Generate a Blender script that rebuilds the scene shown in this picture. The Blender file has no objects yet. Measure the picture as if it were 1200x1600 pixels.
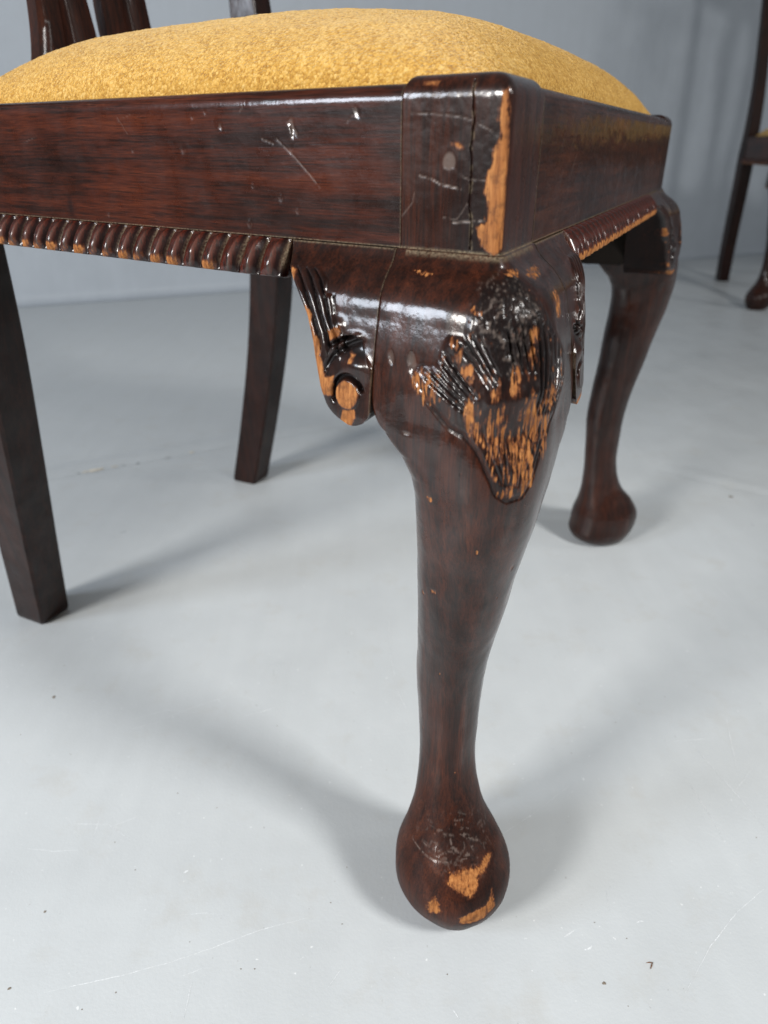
import bpy, math, random
import numpy as np

# ------------------------------------------------------------------ camera, world, lamps, exposure
scene = bpy.context.scene
C = scene.collection
PITCH = math.atan(575 / 1108.0)
EYE = 0.43
cam_data = bpy.data.cameras.new('camera')
cam_data.sensor_fit = 'VERTICAL'
cam_data.sensor_height = 36.0
cam_data.sensor_width = 27.0
cam_data.lens = 36.0 * 1108 / 1600
cam_data.clip_start = 0.02
cam_data.clip_end = 60.0
cam_data.dof.use_dof = True
cam_data.dof.focus_distance = 0.365
cam_data.dof.aperture_fstop = 8.5
cam = bpy.data.objects.new('camera', cam_data)
cam.location = (0, 0, EYE)
cam.rotation_euler = (math.pi / 2 - PITCH, 0, 0)
C.objects.link(cam)
scene.camera = cam

world = bpy.data.worlds.new('World')
scene.world = world
world.use_nodes = True
world.node_tree.nodes['Background'].inputs[0].default_value = (0.88, 0.94, 1.0, 1)
world.node_tree.nodes['Background'].inputs[1].default_value = 0.115


def lamp(name, loc, target, size_x, size_y, watts, color):
    ld = bpy.data.lights.new(name, 'AREA')
    ld.shape = 'RECTANGLE'
    ld.size, ld.size_y = size_x, size_y
    ld.energy = watts
    ld.color = color
    o = bpy.data.objects.new(name, ld)
    o.location = loc
    d = np.array(target) - np.array(loc)
    from mathutils import Vector
    o.rotation_euler = Vector(d).to_track_quat('-Z', 'Y').to_euler()
    C.objects.link(o)
    return o


lamp('softbox_lamp', (-1.36, -0.80, 1.02), (0.1, 0.6, 0.2), 0.44, 0.44, 38, (1.0, 0.97, 0.93))
lamp('softbox_lamp', (1.20, -0.45, 1.42), (0.1, 0.6, 0.2), 0.34, 0.34, 30, (1.0, 0.98, 0.95))
lamp('window_light', (-1.80, -0.30, 1.06), (0.0, 0.5, 0.3), 0.46, 0.50, 17, (0.80, 0.88, 1.0))
lamp('softbox_lamp', (3.30, 0.40, 1.55), (1.2, 2.6, 0.6), 0.60, 0.60, 14, (1.0, 0.98, 0.95))

scene.view_settings.view_transform = 'Standard'
scene.view_settings.look = 'None'
scene.view_settings.exposure = 0.10
scene.view_settings.gamma = 1.0
scene.view_settings.use_curve_mapping = False
scene.render.engine = 'CYCLES'
scene.cycles.use_denoising = True
scene.cycles.max_bounces = 8

# ------------------------------------------------------------------ numeric helpers
rng = np.random.default_rng(7)
random.seed(7)


def _hash(ix, iy, iz, seed):
    n = (ix * 374761393 + iy * 668265263 + iz * 2147483647 + seed * 1274126177) & 0xffffffff
    n = ((n ^ (n >> 13)) * 1274126177) & 0xffffffff
    n = (n ^ (n >> 16)) & 0xffffffff
    return n.astype(np.float64) / 0xffffffff


def vnoise(p, seed=0):
    """value noise, p (...,3), 0..1"""
    f = np.floor(p).astype(np.int64)
    t = p - f
    t = t * t * (3 - 2 * t)
    out = 0
    for a in (0, 1):
        for b in (0, 1):
            for c in (0, 1):
                w = (t[..., 0] if a else 1 - t[..., 0]) * (t[..., 1] if b else 1 - t[..., 1]) * (t[..., 2] if c else 1 - t[..., 2])
                out = out + w * _hash(f[..., 0] + a, f[..., 1] + b, f[..., 2] + c, seed)
    return out


def fbm(p, octaves=3, seed=0):
    s, a, tot = 0, 1.0, 0
    for k in range(octaves):
        s = s + a * vnoise(p * 2 ** k + 17.3 * k, seed + k)
        tot += a
        a *= 0.5
    return s / tot


def sstep(a, b, x):
    t = np.clip((x - a) / (b - a), 0, 1)
    return t * t * (3 - 2 * t)


def hermite(xk, yk, x):
    m = np.gradient(yk, xk)
    k = np.clip(np.searchsorted(xk, x) - 1, 0, len(xk) - 2)
    h = xk[k + 1] - xk[k]
    t = (x - xk[k]) / h
    return ((2 * t**3 - 3 * t**2 + 1) * yk[k] + (t**3 - 2 * t**2 + t) * h * m[k]
            + (-2 * t**3 + 3 * t**2) * yk[k + 1] + (t**3 - t**2) * h * m[k + 1])


def seg_dist(u, v, line):
    """distance of points (u,v) to a polyline, and progress 0..1 along it"""
    best = np.full(u.shape, 1e9)
    L = np.array(line, float)
    prog = np.zeros(u.shape)
    n = len(L) - 1
    for k in range(n):
        a, b = L[k], L[k + 1]
        d = b - a
        t = np.clip(((u - a[0]) * d[0] + (v - a[1]) * d[1]) / (d @ d + 1e-12), 0, 1)
        r = np.hypot(u - a[0] - t * d[0], v - a[1] - t * d[1])
        m = r < best
        best = np.where(m, r, best)
        prog = np.where(m, (k + t) / n, prog)
    return best, prog


def poly_sdf(u, v, poly):
    """signed distance, positive inside"""
    P = list(poly) + [poly[0]]
    d, _ = seg_dist(u, v, P)
    inside = np.zeros(u.shape, bool)
    for (x0, y0), (x1, y1) in zip(P[:-1], P[1:]):
        if y0 == y1:
            continue
        c = ((y0 > v) != (y1 > v)) & (u < (x1 - x0) * (v - y0) / (y1 - y0) + x0)
        inside ^= c
    return np.where(inside, d, -d)


# ------------------------------------------------------------------ mesh helpers
def mesh_from(verts, quads=None, polys=None, attrs=None, name='mesh', smooth=True, fix=True):
    verts = np.asarray(verts, np.float64).reshape(-1, 3)
    faces = []
    if quads is not None and len(quads):
        quads = np.asarray(quads, np.int64).reshape(-1, 4)
    else:
        quads = np.zeros((0, 4), np.int64)
    polys = [list(p) for p in (polys or [])]
    if fix:
        a, b, c, d = (verts[quads[:, k]] for k in range(4))
        vol = (np.einsum('ij,ij->i', a, np.cross(b, c)) + np.einsum('ij,ij->i', a, np.cross(c, d))).sum()
        for p in polys:
            for k in range(1, len(p) - 1):
                vol += verts[p[0]] @ np.cross(verts[p[k]], verts[p[k + 1]])
        if vol < 0:
            quads = quads[:, ::-1]
            polys = [p[::-1] for p in polys]
    me = bpy.data.meshes.new(name)
    me.vertices.add(len(verts))
    me.vertices.foreach_set('co', verts.astype(np.float32).ravel())
    loops = np.concatenate([quads.ravel()] + [np.array(p, np.int64) for p in polys]) if (len(quads) or polys) else np.zeros(0, np.int64)
    tot = np.concatenate([np.full(len(quads), 4), np.array([len(p) for p in polys], np.int64)]).astype(np.int32)
    start = np.concatenate([[0], np.cumsum(tot)[:-1]]).astype(np.int32)
    me.loops.add(len(loops))
    me.loops.foreach_set('vertex_index', loops.astype(np.int32))
    me.polygons.add(len(tot))
    me.polygons.foreach_set('loop_start', start)
    me.polygons.foreach_set('loop_total', tot)
    me.polygons.foreach_set('use_smooth', np.full(len(tot), bool(smooth)))
    for k, v in (attrs or {}).items():
        at = me.attributes.new(k, 'FLOAT', 'POINT')
        at.data.foreach_set('value', np.asarray(v, np.float32).ravel())
    me.update(calc_edges=True)
    me.validate()
    return me


def grid_quads(nr, nc, wrap=False):
    r = np.arange(nr - 1)[:, None]
    c = np.arange(nc if wrap else nc - 1)[None]
    c1 = (c + 1) % nc
    return np.stack([r * nc + c, r * nc + c1, (r + 1) * nc + c1, (r + 1) * nc + c], -1).reshape(-1, 4)


def link(name, me, mat, parent=None, sharp=None):
    o = bpy.data.objects.new(name, me)
    C.objects.link(o)
    if mat is not None and not me.materials:
        me.materials.append(mat)
    if sharp:
        me.set_sharp_from_angle(angle=math.radians(sharp))
    if parent is not None:
        o.parent = parent
    return o


# ------------------------------------------------------------------ materials
def nodes_of(name):
    m = bpy.data.materials.new(name)
    m.use_nodes = True
    nt = m.node_tree
    bsdf = nt.nodes['Principled BSDF']
    return m, nt, bsdf


class NB:
    def __init__(self, nt):
        self.nt = nt

    def n(self, t, **kw):
        nd = self.nt.nodes.new(t)
        for k, v in kw.items():
            setattr(nd, k, v)
        return nd

    def l(self, a, b):
        self.nt.links.new(a, b)

    def math(self, op, a, b=None, clamp=False):
        nd = self.n('ShaderNodeMath', operation=op, use_clamp=clamp)
        for k, v in ((0, a), (1, b)):
            if v is None:
                continue
            if isinstance(v, (int, float)):
                nd.inputs[k].default_value = v
            else:
                self.l(v, nd.inputs[k])
        return nd.outputs[0]

    def noise(self, vec, scale, detail=4, rough=0.55, dist=0.0):
        nd = self.n('ShaderNodeTexNoise')
        nd.inputs['Scale'].default_value = scale
        nd.inputs['Detail'].default_value = detail
        nd.inputs['Roughness'].default_value = rough
        nd.inputs['Distortion'].default_value = dist
        self.l(vec, nd.inputs['Vector'])
        return nd.outputs['Fac']

    def ramp(self, fac, stops, interp='LINEAR'):
        nd = self.n('ShaderNodeValToRGB')
        nd.color_ramp.interpolation = interp
        el = nd.color_ramp.elements
        while len(el) > 1:
            el.remove(el[-1])
        el[0].position, el[0].color = stops[0][0], (*stops[0][1], 1)
        for p, c in stops[1:]:
            e = el.new(p)
            e.color = (*c, 1)
        self.l(fac, nd.inputs[0])
        return nd.outputs[0]

    def mix(self, fac, a, b):
        nd = self.n('ShaderNodeMix', data_type='RGBA')
        for k, v in ((0, fac), (6, a), (7, b)):
            if isinstance(v, tuple):
                nd.inputs[k].default_value = (*v, 1)
            elif isinstance(v, (int, float)):
                nd.inputs[k].default_value = v
            else:
                self.l(v, nd.inputs[k])
        return nd.outputs[2]

    def mixf(self, fac, a, b):
        nd = self.n('ShaderNodeMix', data_type='FLOAT')
        for k, v in ((0, fac), (2, a), (3, b)):
            if isinstance(v, (int, float)):
                nd.inputs[k].default_value = v
            else:
                self.l(v, nd.inputs[k])
        return nd.outputs[0]

    def mapr(self, v, a, b, c=0.0, d=1.0):
        nd = self.n('ShaderNodeMapRange')
        self.l(v, nd.inputs[0])
        for k, x in zip((1, 2, 3, 4), (a, b, c, d)):
            nd.inputs[k].default_value = x
        return nd.outputs[0]

    def attr(self, name):
        return self.n('ShaderNodeAttribute', attribute_name=name).outputs['Fac']

    def mapping(self, vec, scale, rot=(0, 0, 0), loc=(0, 0, 0)):
        nd = self.n('ShaderNodeMapping')
        nd.inputs['Scale'].default_value = scale
        nd.inputs['Rotation'].default_value = rot
        nd.inputs['Location'].default_value = loc
        self.l(vec, nd.inputs['Vector'])
        return nd.outputs[0]


def wood(name, grain, rotz=0.0, red=1.0):
    """dark stained and french-polished mahogany, worn to the bare beech-coloured wood where 'wear' says so"""
    m, nt, b = nodes_of(name)
    B = NB(nt)
    co = B.n('ShaderNodeTexCoord').outputs['Object']
    long, across = 7.0, 150.0
    sc = {'x': (long, across, across), 'y': (across, long, across), 'z': (across, across, long)}[grain]
    rv = B.mapping(co, (1, 1, 1), (0, 0, rotz))
    gv = B.mapping(rv, sc)
    g1 = B.noise(gv, 1.0, 6, 0.62, 0.35)
    g2 = B.noise(gv, 5.0, 5, 0.65, 0.2)
    big = B.noise(rv, 9.0, 3, 0.5)
    pores = B.noise(B.mapping(rv, tuple(s * 5 if s > 20 else s * 5 for s in sc)), 1.0, 2, 0.5)
    fac = B.math('ADD', B.math('MULTIPLY', g1, 0.40), B.math('ADD', B.math('MULTIPLY', g2, 0.47), B.math('MULTIPLY', big, 0.22)))
    col = B.ramp(fac, [(0.39, (0.0052, 0.0021, 0.0015)), (0.50, (0.0165, 0.0052, 0.0029)),
                       (0.59, (0.0375 * red, 0.0106, 0.0047)), (0.72, (0.084 * red, 0.0250, 0.0096))])
    col = B.mix(B.mapr(pores, 0.56, 0.68, 0.0, 0.75), col, (0.006, 0.003, 0.0025))
    # soot: old black lacquer in carving and near knocks; darker bead flanks and whole parts
    col = B.mix(B.math('MULTIPLY', B.attr('blacken'), 0.93), col, (0.0045, 0.003, 0.003))
    # dust and wax in joints
    dn = B.noise(co, 900.0, 3, 0.6)
    dust = B.math('MULTIPLY', B.attr('dust'), B.mapr(dn, 0.3, 0.65), clamp=True)
    col = B.mix(dust, col, (0.30, 0.235, 0.15))
    # marks: dents, scratches and bead ridges that show pale
    mk = B.attr('mark')
    col = B.mix(B.math('MULTIPLY', mk, 0.85, clamp=True), col, (0.34, 0.27, 0.23))
    # wear to bare wood
    wn = B.noise(B.mapping(rv, tuple(s * 4 if s > 20 else s * 9 for s in sc)), 1.0, 4, 0.65)
    wn2 = B.noise(co, 420.0, 4, 0.6)
    wv = B.math('ADD', B.attr('wear'), B.math('ADD', B.math('MULTIPLY', B.math('SUBTRACT', wn, 0.5), 0.95), B.math('MULTIPLY', B.math('SUBTRACT', wn2, 0.5), 0.8)))
    gate = B.mapr(B.attr('wear'), 0.02, 0.12)
    wear = B.math('MULTIPLY', B.mapr(wv, 0.46, 0.72), gate, clamp=True)
    thin = B.math('MULTIPLY', B.mapr(wv, 0.22, 0.52), gate, clamp=True)
    col = B.mix(B.math('MULTIPLY', thin, 0.8), col, (0.105, 0.032, 0.012))
    bare = B.ramp(wn, [(0.30, (0.080, 0.027, 0.010)), (0.45, (0.27, 0.100, 0.030)), (0.66, (0.42, 0.180, 0.058))])
    dirt = B.noise(co, 170.0, 5, 0.68)
    bare = B.mix(B.mapr(dirt, 0.50, 0.66, 0.0, 0.75), bare, (0.105, 0.040, 0.016))
    col = B.mix(wear, col, bare)
    nt.links.new(col, b.inputs['Base Color'])
    rn = B.noise(co, 55.0, 5, 0.6)
    ro = B.mapr(rn, 0.3, 0.72, 0.22, 0.44)
    dull = B.attr('dull')
    ro = B.mixf(dull, ro, 0.60)
    ro = B.mixf(dust, ro, 0.8)
    ro = B.mixf(wear, ro, 0.62)
    nt.links.new(ro, b.inputs['Roughness'])
    nt.links.new(B.mixf(dull, 0.14, 0.10), b.inputs['Specular IOR Level'])
    cw = B.math('MULTIPLY', B.math('SUBTRACT', 1.0, wear), B.math('SUBTRACT', 1.0, dust))
    nt.links.new(B.math('MULTIPLY', cw, B.math('MULTIPLY', B.math('SUBTRACT', 1.0, B.math('MULTIPLY', dull, 0.9)), B.mapr(rn, 0.35, 0.65, 0.55, 1.0))), b.inputs['Coat Weight'])
    b.inputs['Coat Roughness'].default_value = 0.13
    b.inputs['Coat IOR'].default_value = 1.48
    # relief: polish ripples, open grain, tiny knocks
    kn = B.noise(co, 140.0, 3, 0.5)
    hgt = B.math('ADD', B.math('MULTIPLY', kn, 0.5), B.math('ADD', B.math('MULTIPLY', g2, 0.35), B.math('MULTIPLY', pores, -0.25)))
    hgt = B.math('ADD', hgt, B.math('MULTIPLY', wear, B.math('SUBTRACT', B.math('MULTIPLY', wn, 0.9), 0.8)))
    hgt = B.math('ADD', hgt, B.math('MULTIPLY', mk, -0.5))
    bp = B.n('ShaderNodeBump')
    bp.inputs['Strength'].default_value = 0.55
    bp.inputs['Distance'].default_value = 0.0007
    nt.links.new(hgt, bp.inputs['Height'])
    nt.links.new(bp.outputs[0], b.inputs['Normal'])
    bc = B.n('ShaderNodeBump')
    bc.inputs['Strength'].default_value = 0.35
    bc.inputs['Distance'].default_value = 0.0005
    nt.links.new(B.math('ADD', B.math('MULTIPLY', kn, 0.8), B.math('MULTIPLY', B.noise(co, 480.0, 3, 0.6), 0.35)), bc.inputs['Height'])
    nt.links.new(bc.outputs[0], b.inputs['Coat Normal'])
    return m


SIDE = math.radians(82.18)       # angle between front rail and side rail
WF, DEPTH = 0.53, 0.40
M_legwood = wood('mahogany_leg', 'z', 0, 1.1)
M_siderail = wood('mahogany_side_rail', 'y', math.pi / 2 - SIDE, 1.25)
M_siderail_far = wood('mahogany_far_side_rail', 'y', SIDE - math.pi / 2)
M_frontrail = wood('mahogany_front_rail', 'x')


def fabric():
    m, nt, b = nodes_of('mustard_chenille')
    B = NB(nt)
    co = B.n('ShaderNodeTexCoord').outputs['Object']
    vo = B.n('ShaderNodeTexVoronoi', feature='F1')
    vo.inputs['Scale'].default_value = 760.0
    vo.inputs['Randomness'].default_value = 0.85
    nd = B.noise(co, 260.0, 3, 0.6)
    wv = B.n('ShaderNodeVectorMath', operation='MULTIPLY_ADD')
    nz = B.n('ShaderNodeTexNoise')
    nz.inputs['Scale'].default_value = 300.0
    B.l(co, nz.inputs['Vector'])
    B.l(nz.outputs['Color'], wv.inputs[0])
    wv.inputs[1].default_value = (0.0016,) * 3
    B.l(co, wv.inputs[2])
    B.l(wv.outputs[0], vo.inputs['Vector'])
    d = vo.outputs['Distance']
    rnd = B.n('ShaderNodeSeparateColor')
    B.l(vo.outputs['Color'], rnd.inputs[0])
    pile = B.noise(co, 34.0, 4, 0.6)
    f = B.math('ADD', B.math('MULTIPLY', rnd.outputs[0], 0.40), B.math('ADD', B.math('MULTIPLY', nd, 0.3), B.math('MULTIPLY', pile, 0.28)))
    f = B.math('SUBTRACT', f, B.math('MULTIPLY', d, 0.22))
    col = B.ramp(f, [(0.10, (0.29, 0.132, 0.018)), (0.30, (0.46, 0.245, 0.043)), (0.48, (0.565, 0.328, 0.076)), (0.70, (0.70, 0.465, 0.160))])
    B.l(col, b.inputs['Base Color'])
    b.inputs['Roughness'].default_value = 0.85
    b.inputs['Specular IOR Level'].default_value = 0.25
    b.inputs['Sheen Weight'].default_value = 0.35
    b.inputs['Sheen Roughness'].default_value = 0.4
    b.inputs['Sheen Tint'].default_value = (1.0, 0.85, 0.55, 1)
    bp = B.n('ShaderNodeBump')
    bp.inputs['Strength'].default_value = 0.75
    bp.inputs['Distance'].default_value = 0.0012
    B.l(B.math('SUBTRACT', B.math('MULTIPLY', nd, 0.6), d), bp.inputs['Height'])
    B.l(bp.outputs[0], b.inputs['Normal'])
    return m


M_fabric = fabric()


def paint(name, base, rough, wall=False):
    m, nt, b = nodes_of(name)
    B = NB(nt)
    co = B.n('ShaderNodeTexCoord').outputs['Object']
    n1 = B.noise(co, 2.2, 5, 0.6)
    n2 = B.noise(co, 14.0, 5, 0.6)
    n3 = B.noise(co, 420.0, 3, 0.6)
    st = B.noise(B.mapping(co, (40, 3, 3), (0, 0, 0.5)), 1.0, 4, 0.6)
    v = B.math('ADD', B.math('MULTIPLY', n1, 0.45), B.math('ADD', B.math('MULTIPLY', n2, 0.35), B.math('MULTIPLY', st, 0.2)))
    lo = tuple(c * 0.92 for c in base)
    hi = tuple(min(1, c * 1.05) for c in base)
    col = B.ramp(v, [(0.35, lo), (0.65, hi)])
    if not wall:
        # faint brownish scuffs and grit pressed into the paint
        sc = B.noise(B.mapping(co, (1, 1, 1), (0, 0, 0), (3, 1, 0)), 19.0, 6, 0.7)
        col = B.mix(B.mapr(sc, 0.55, 0.76, 0.0, 0.30), col, (0.42, 0.40, 0.35))
        grit = B.noise(co, 330.0, 2, 0.5)
        col = B.mix(B.mapr(grit, 0.735, 0.78, 0.0, 0.30), col, (0.16, 0.14, 0.11))
        pale = B.noise(co, 260.0, 2, 0.5)
        col = B.mix(B.mapr(pale, 0.72, 0.77, 0.0, 0.5), col, (0.85, 0.87, 0.88))
    B.l(col, b.inputs['Base Color'])
    B.l(B.mapr(B.math('ADD', B.math('MULTIPLY', n2, 0.5), B.math('MULTIPLY', n1, 0.5)), 0.35, 0.65, rough - 0.10, rough + 0.13), b.inputs['Roughness'])
    b.inputs['Specular IOR Level'].default_value = 0.4
    bp = B.n('ShaderNodeBump')
    bp.inputs['Strength'].default_value = 0.35
    bp.inputs['Distance'].default_value = 0.0006
    B.l(B.math('ADD', B.math('MULTIPLY', n3, 0.6), B.math('MULTIPLY', B.noise(co, 60.0, 3), 0.8)), bp.inputs['Height'])
    B.l(bp.outputs[0], b.inputs['Normal'])
    return m


M_floor = paint('grey_floor_paint', (0.525, 0.556, 0.572), 0.36)
M_wall = paint('grey_wall_paint', (0.39, 0.43, 0.475), 0.5, True)


def plain(name, col, rough=0.6):
    m, nt, b = nodes_of(name)
    B = NB(nt)
    co = B.n('ShaderNodeTexCoord').outputs['Object']
    n = B.noise(co, 800.0, 3)
    c = B.ramp(n, [(0.3, tuple(x * 0.75 for x in col)), (0.7, tuple(min(1, x * 1.15) for x in col))])
    B.l(c, b.inputs['Base Color'])
    b.inputs['Roughness'].default_value = rough
    return m


M_scratch = plain('scratched_paint', (0.68, 0.71, 0.73), 0.36)
M_speck = plain('grit', (0.19, 0.16, 0.125), 0.8)
M_chip = plain('bare_screed', (0.72, 0.66, 0.55), 0.8)
M_gap = plain('dirty_gap', (0.22, 0.24, 0.25), 0.8)
M_block = plain('bare_dark_block', (0.012, 0.0095, 0.008), 0.9)
M_block.node_tree.nodes['Principled BSDF'].inputs['Specular IOR Level'].default_value = 0.12
M_bark = plain('splinter_brown', (0.16, 0.075, 0.035), 0.7)

# ------------------------------------------------------------------ the setting
# floor: one sheet
fl = mesh_from([(-10, -8, 0), (18, -8, 0), (18, 12, 0), (-10, 12, 0)], [(0, 1, 2, 3)], name='floor', fix=False)
floor = link('floor', fl, M_floor)
floor['kind'] = 'structure'

# wall with a small cove at its foot, running at an angle behind the chairs
wa, wb = np.array([-1.0914, 2.1672]), np.array([1.4672, 3.2326])
wd = (wb - wa) / np.linalg.norm(wb - wa)
wn_ = np.array([wd[1], -wd[0]])          # towards the camera
prof = [(0.030, 0.0005)] + [(0.030 * (1 - math.sin(t)), 0.030 * (1 - math.cos(t)) + 0.0005) for t in np.linspace(0.2, math.pi / 2, 8)] + [(0, 0.8), (0, 2.7), (-0.1, 2.7), (-0.1, 0.0005)]
V = []
for s in (-9.0, 16.0):
    for (o, z) in prof:
        p = wa + wd * s + wn_ * o
        V.append((p[0], p[1], z))
n = len(prof)
wall = link('wall', mesh_from(V, [(k, (k + 1) % n, n + (k + 1) % n, n + k) for k in range(n)], [list(range(n)), list(range(n, 2 * n))], name='wall'), M_wall, sharp=40)
wall['kind'] = 'structure'


def ribbon(line, width, z=0.0004, seed=0):
    """a thin irregular flat stroke on the floor (metres)"""
    L = np.array(line, float)
    pts = []
    for a, b in zip(L[:-1], L[1:]):
        k = max(2, int(np.linalg.norm(b - a) / 0.004))
        for t in np.linspace(0, 1, k, endpoint=False):
            pts.append(a + (b - a) * t)
    pts.append(L[-1])
    P = np.array(pts)
    T = np.gradient(P, axis=0)
    T /= np.linalg.norm(T, axis=1)[:, None] + 1e-9
    N = np.c_[-T[:, 1], T[:, 0]]
    r = np.random.default_rng(seed)
    w = width * (0.25 + r.random(len(P))) * np.sin(np.linspace(0.15, math.pi - 0.15, len(P))) ** 0.5
    jit = (r.random((len(P), 2)) - 0.5) * width * 0.7
    P = P + jit
    v = np.concatenate([np.c_[P + N * w[:, None] / 2, np.full(len(P), z)], np.c_[P - N * w[:, None] / 2, np.full(len(P), z)]])
    k = len(P)
    q = [(i + k, i + 1 + k, i + 1, i) for i in range(k - 1)]
    return v, q


def blob(cx, cy, r, z, seed, stretch=1.0, rot=0.0):
    g = np.random.default_rng(seed)
    k = 9
    a = np.linspace(0, 2 * math.pi, k, endpoint=False)
    rr = r * (0.6 + 0.6 * g.random(k))
    x, y = rr * np.cos(a) * stretch, rr * np.sin(a)
    X, Y = x * math.cos(rot) - y * math.sin(rot), x * math.sin(rot) + y * math.cos(rot)
    v = np.c_[cx + X, cy + Y, np.full(k, z)]
    top = np.array([[cx, cy, z + r * 0.25]])
    return np.concatenate([v, top]), [(i, (i + 1) % k, k) for i in range(k)]


def join(items, name, mat, parent, kind='stuff'):
    vs, qs, ps, off = [], [], [], 0
    for v, f in items:
        vs.append(v)
        for q in f:
            (qs if len(q) == 4 else ps).append([i + off for i in q])
        off += len(v)
    me = mesh_from(np.concatenate(vs), qs if qs else None, ps, name=name, fix=False)
    o = link(name, me, mat, parent)
    o['kind'] = kind
    return o


scratch_mm = [[(-194, 233), (-154, 242), (-126, 250)], [(-126, 250), (-104, 258), (-77, 269), (-48, 277)], [(-279, 578), (-287, 561), (-277, 548)],
              [(-203, 334), (-204, 348)], [(-245, 326), (-226, 324), (-210, 325)], [(-183, 452), (-160, 466), (-139, 477)], [(-193, 344), (-178, 352)],
              [(-260, 616), (-243, 634)], [(5, 589), (6, 535), (12, 487)], [(11, 487), (19, 462)], [(-32, 236), (-25, 246)], [(-118, 242), (-107, 246)],
              [(-133, 308), (-130, 309)], [(-209, 438), (-190, 446)], [(-111, 219), (-111, 239)], [(172, 233), (198, 260), (223, 281), (248, 297)],
              [(230, 388), (236, 348), (236, 333)], [(263, 375), (286, 397)], [(248, 425), (263, 371), (270, 343)], [(289, 452), (273, 394)],
              [(110, 265), (117, 269)], [(121, 257), (126, 259)], [(157, 274), (162, 275)], [(234, 425), (269, 428)], [(364, 658), (370, 618)],
              [(144, 295), (142, 280)], [(38, 224), (42, 219)], [(-119, 453), (-93, 463)]]
items = []
for k, l in enumerate(scratch_mm):
    short = len(l) == 2 and math.dist(l[0], l[1]) < 9
    items.append(ribbon([(a / 1000, b / 1000) for a, b in l], 0.0016 if short else 0.0005, 0.00007 + k * 1e-6, k))
for k in range(26):
    x, y = rng.uniform(-0.5, 0.5), rng.uniform(0.18, 1.2)
    a, L = rng.uniform(0, math.pi), rng.uniform(0.006, 0.05)
    c = rng.uniform(-0.3, 0.3)
    items.append(ribbon([(x, y), (x + L * math.cos(a), y + L * math.sin(a)), (x + 2 * L * math.cos(a + c), y + 2 * L * math.sin(a + c))], rng.uniform(0.0002, 0.0005), 0.00010 + k * 1e-6, 100 + k))
join(items, 'scratch', M_scratch, floor)

speck_mm = [(-289, 477), (-214, 281), (-249, 411), (-122, 482), (-110, 466), (-215, 235), (-84, 246), (-76, 246), (-169, 224), (-153, 233), (-85, 343),
            (-122, 360), (-25, 312), (-298, 432), (-154, 373), (-27, 482), (-297, 519), (-166, 310), (-34, 287), (-26, 273), (-89, 442), (127, 238),
            (37, 243), (148, 264), (194, 446), (238, 430), (221, 468), (131, 274), (260, 335), (149, 412), (477, 874), (-34, 538)]
items = []
for k, (a, b) in enumerate(speck_mm):
    r = {0: 0.0023, 21: 0.0011, 30: 0.0035, 1: 0.0009, 5: 0.0011}.get(k, 0.00045)
    items.append(blob(a / 1000, b / 1000, r, 0.0001, k, 0.6 if k == 0 else 1.0))
for k in range(44):
    items.append(blob(rng.uniform(-0.6, 0.7), rng.uniform(0.17, 1.6), rng.uniform(0.00015, 0.0004), 0.0001, 300 + k, rng.uniform(1, 2.2), rng.uniform(0, 3)))
join(items, 'grit_speck', M_speck, floor)

# chipped seam of the floor covering
seam = [(-0.60, 0.874), (-0.483, 0.935), (-0.426, 0.963), (-0.373, 0.990), (-0.294, 1.034), (-0.18, 1.094)]
items = [ribbon([(-.375, .987), (-.369, .991)], .004, .0005, 5), ribbon([(-.394, .979), (-.390, .981)], .005, .0005, 6), ribbon([(-.338, 1.008), (-.330, 1.013)], .002, .0005, 7), ribbon([(-.452, .950), (-.446, .953)], .003, .0005, 8)]
join(items, 'seam_gap', M_gap, floor)
items = [blob(-0.4275, 0.9625, 0.0048, 0.0010, 1, 2.6, 0.49), blob(-0.440, 0.956, 0.003, 0.0010, 2, 2.0, 0.49), blob(-0.3015, 1.030, 0.0028, 0.0010, 3, 2.0, 0.49), blob(-0.405, 0.975, 0.002, 0.001, 4, 3, 0.49)]
join(items, 'paint_chip', M_chip, floor)


def ridge(a, b, width, h, name):
    a, b = np.array(a), np.array(b)
    d = (b - a) / np.linalg.norm(b - a)
    nn = np.array([-d[1], d[0]])
    us = np.linspace(-1, 1, 13)
    V = []
    for s in np.linspace(0, 1, 40):
        c = a + (b - a) * s
        hh = h * math.sin(math.pi * min(1, max(0, s))) ** 0.4
        for u in us:
            p = c + nn * u * width / 2
            V.append((p[0], p[1], 0.0002 + hh * (1 + math.cos(math.pi * u)) / 2))
    o = link(name, mesh_from(V, grid_quads(40, 13), name=name, fix=False), M_floor, floor)
    o['kind'] = 'structure'
    return o


ridge((0.42, 0.98), (0.92, 0.62), 0.05, 0.0012, 'floor_seam_ridge')
ridge((-0.75, 0.82), (-0.05, 1.19), 0.06, 0.0012, 'floor_seam_ridge')

# ------------------------------------------------------------------ the chair (local frame: x along the front rail, y to the back, z up)
NEAR = np.array([-WF / 2, 0.0])
COS, SIN = math.cos(SIDE), math.sin(SIDE)


def corner_point(x, y, mirror=False):
    """x along front rail, y along side rail, both measured from the front corner; negative is outside the frame"""
    px = NEAR[0] + x + y * COS
    py = y * SIN
    return (-px if mirror else px), py


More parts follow.
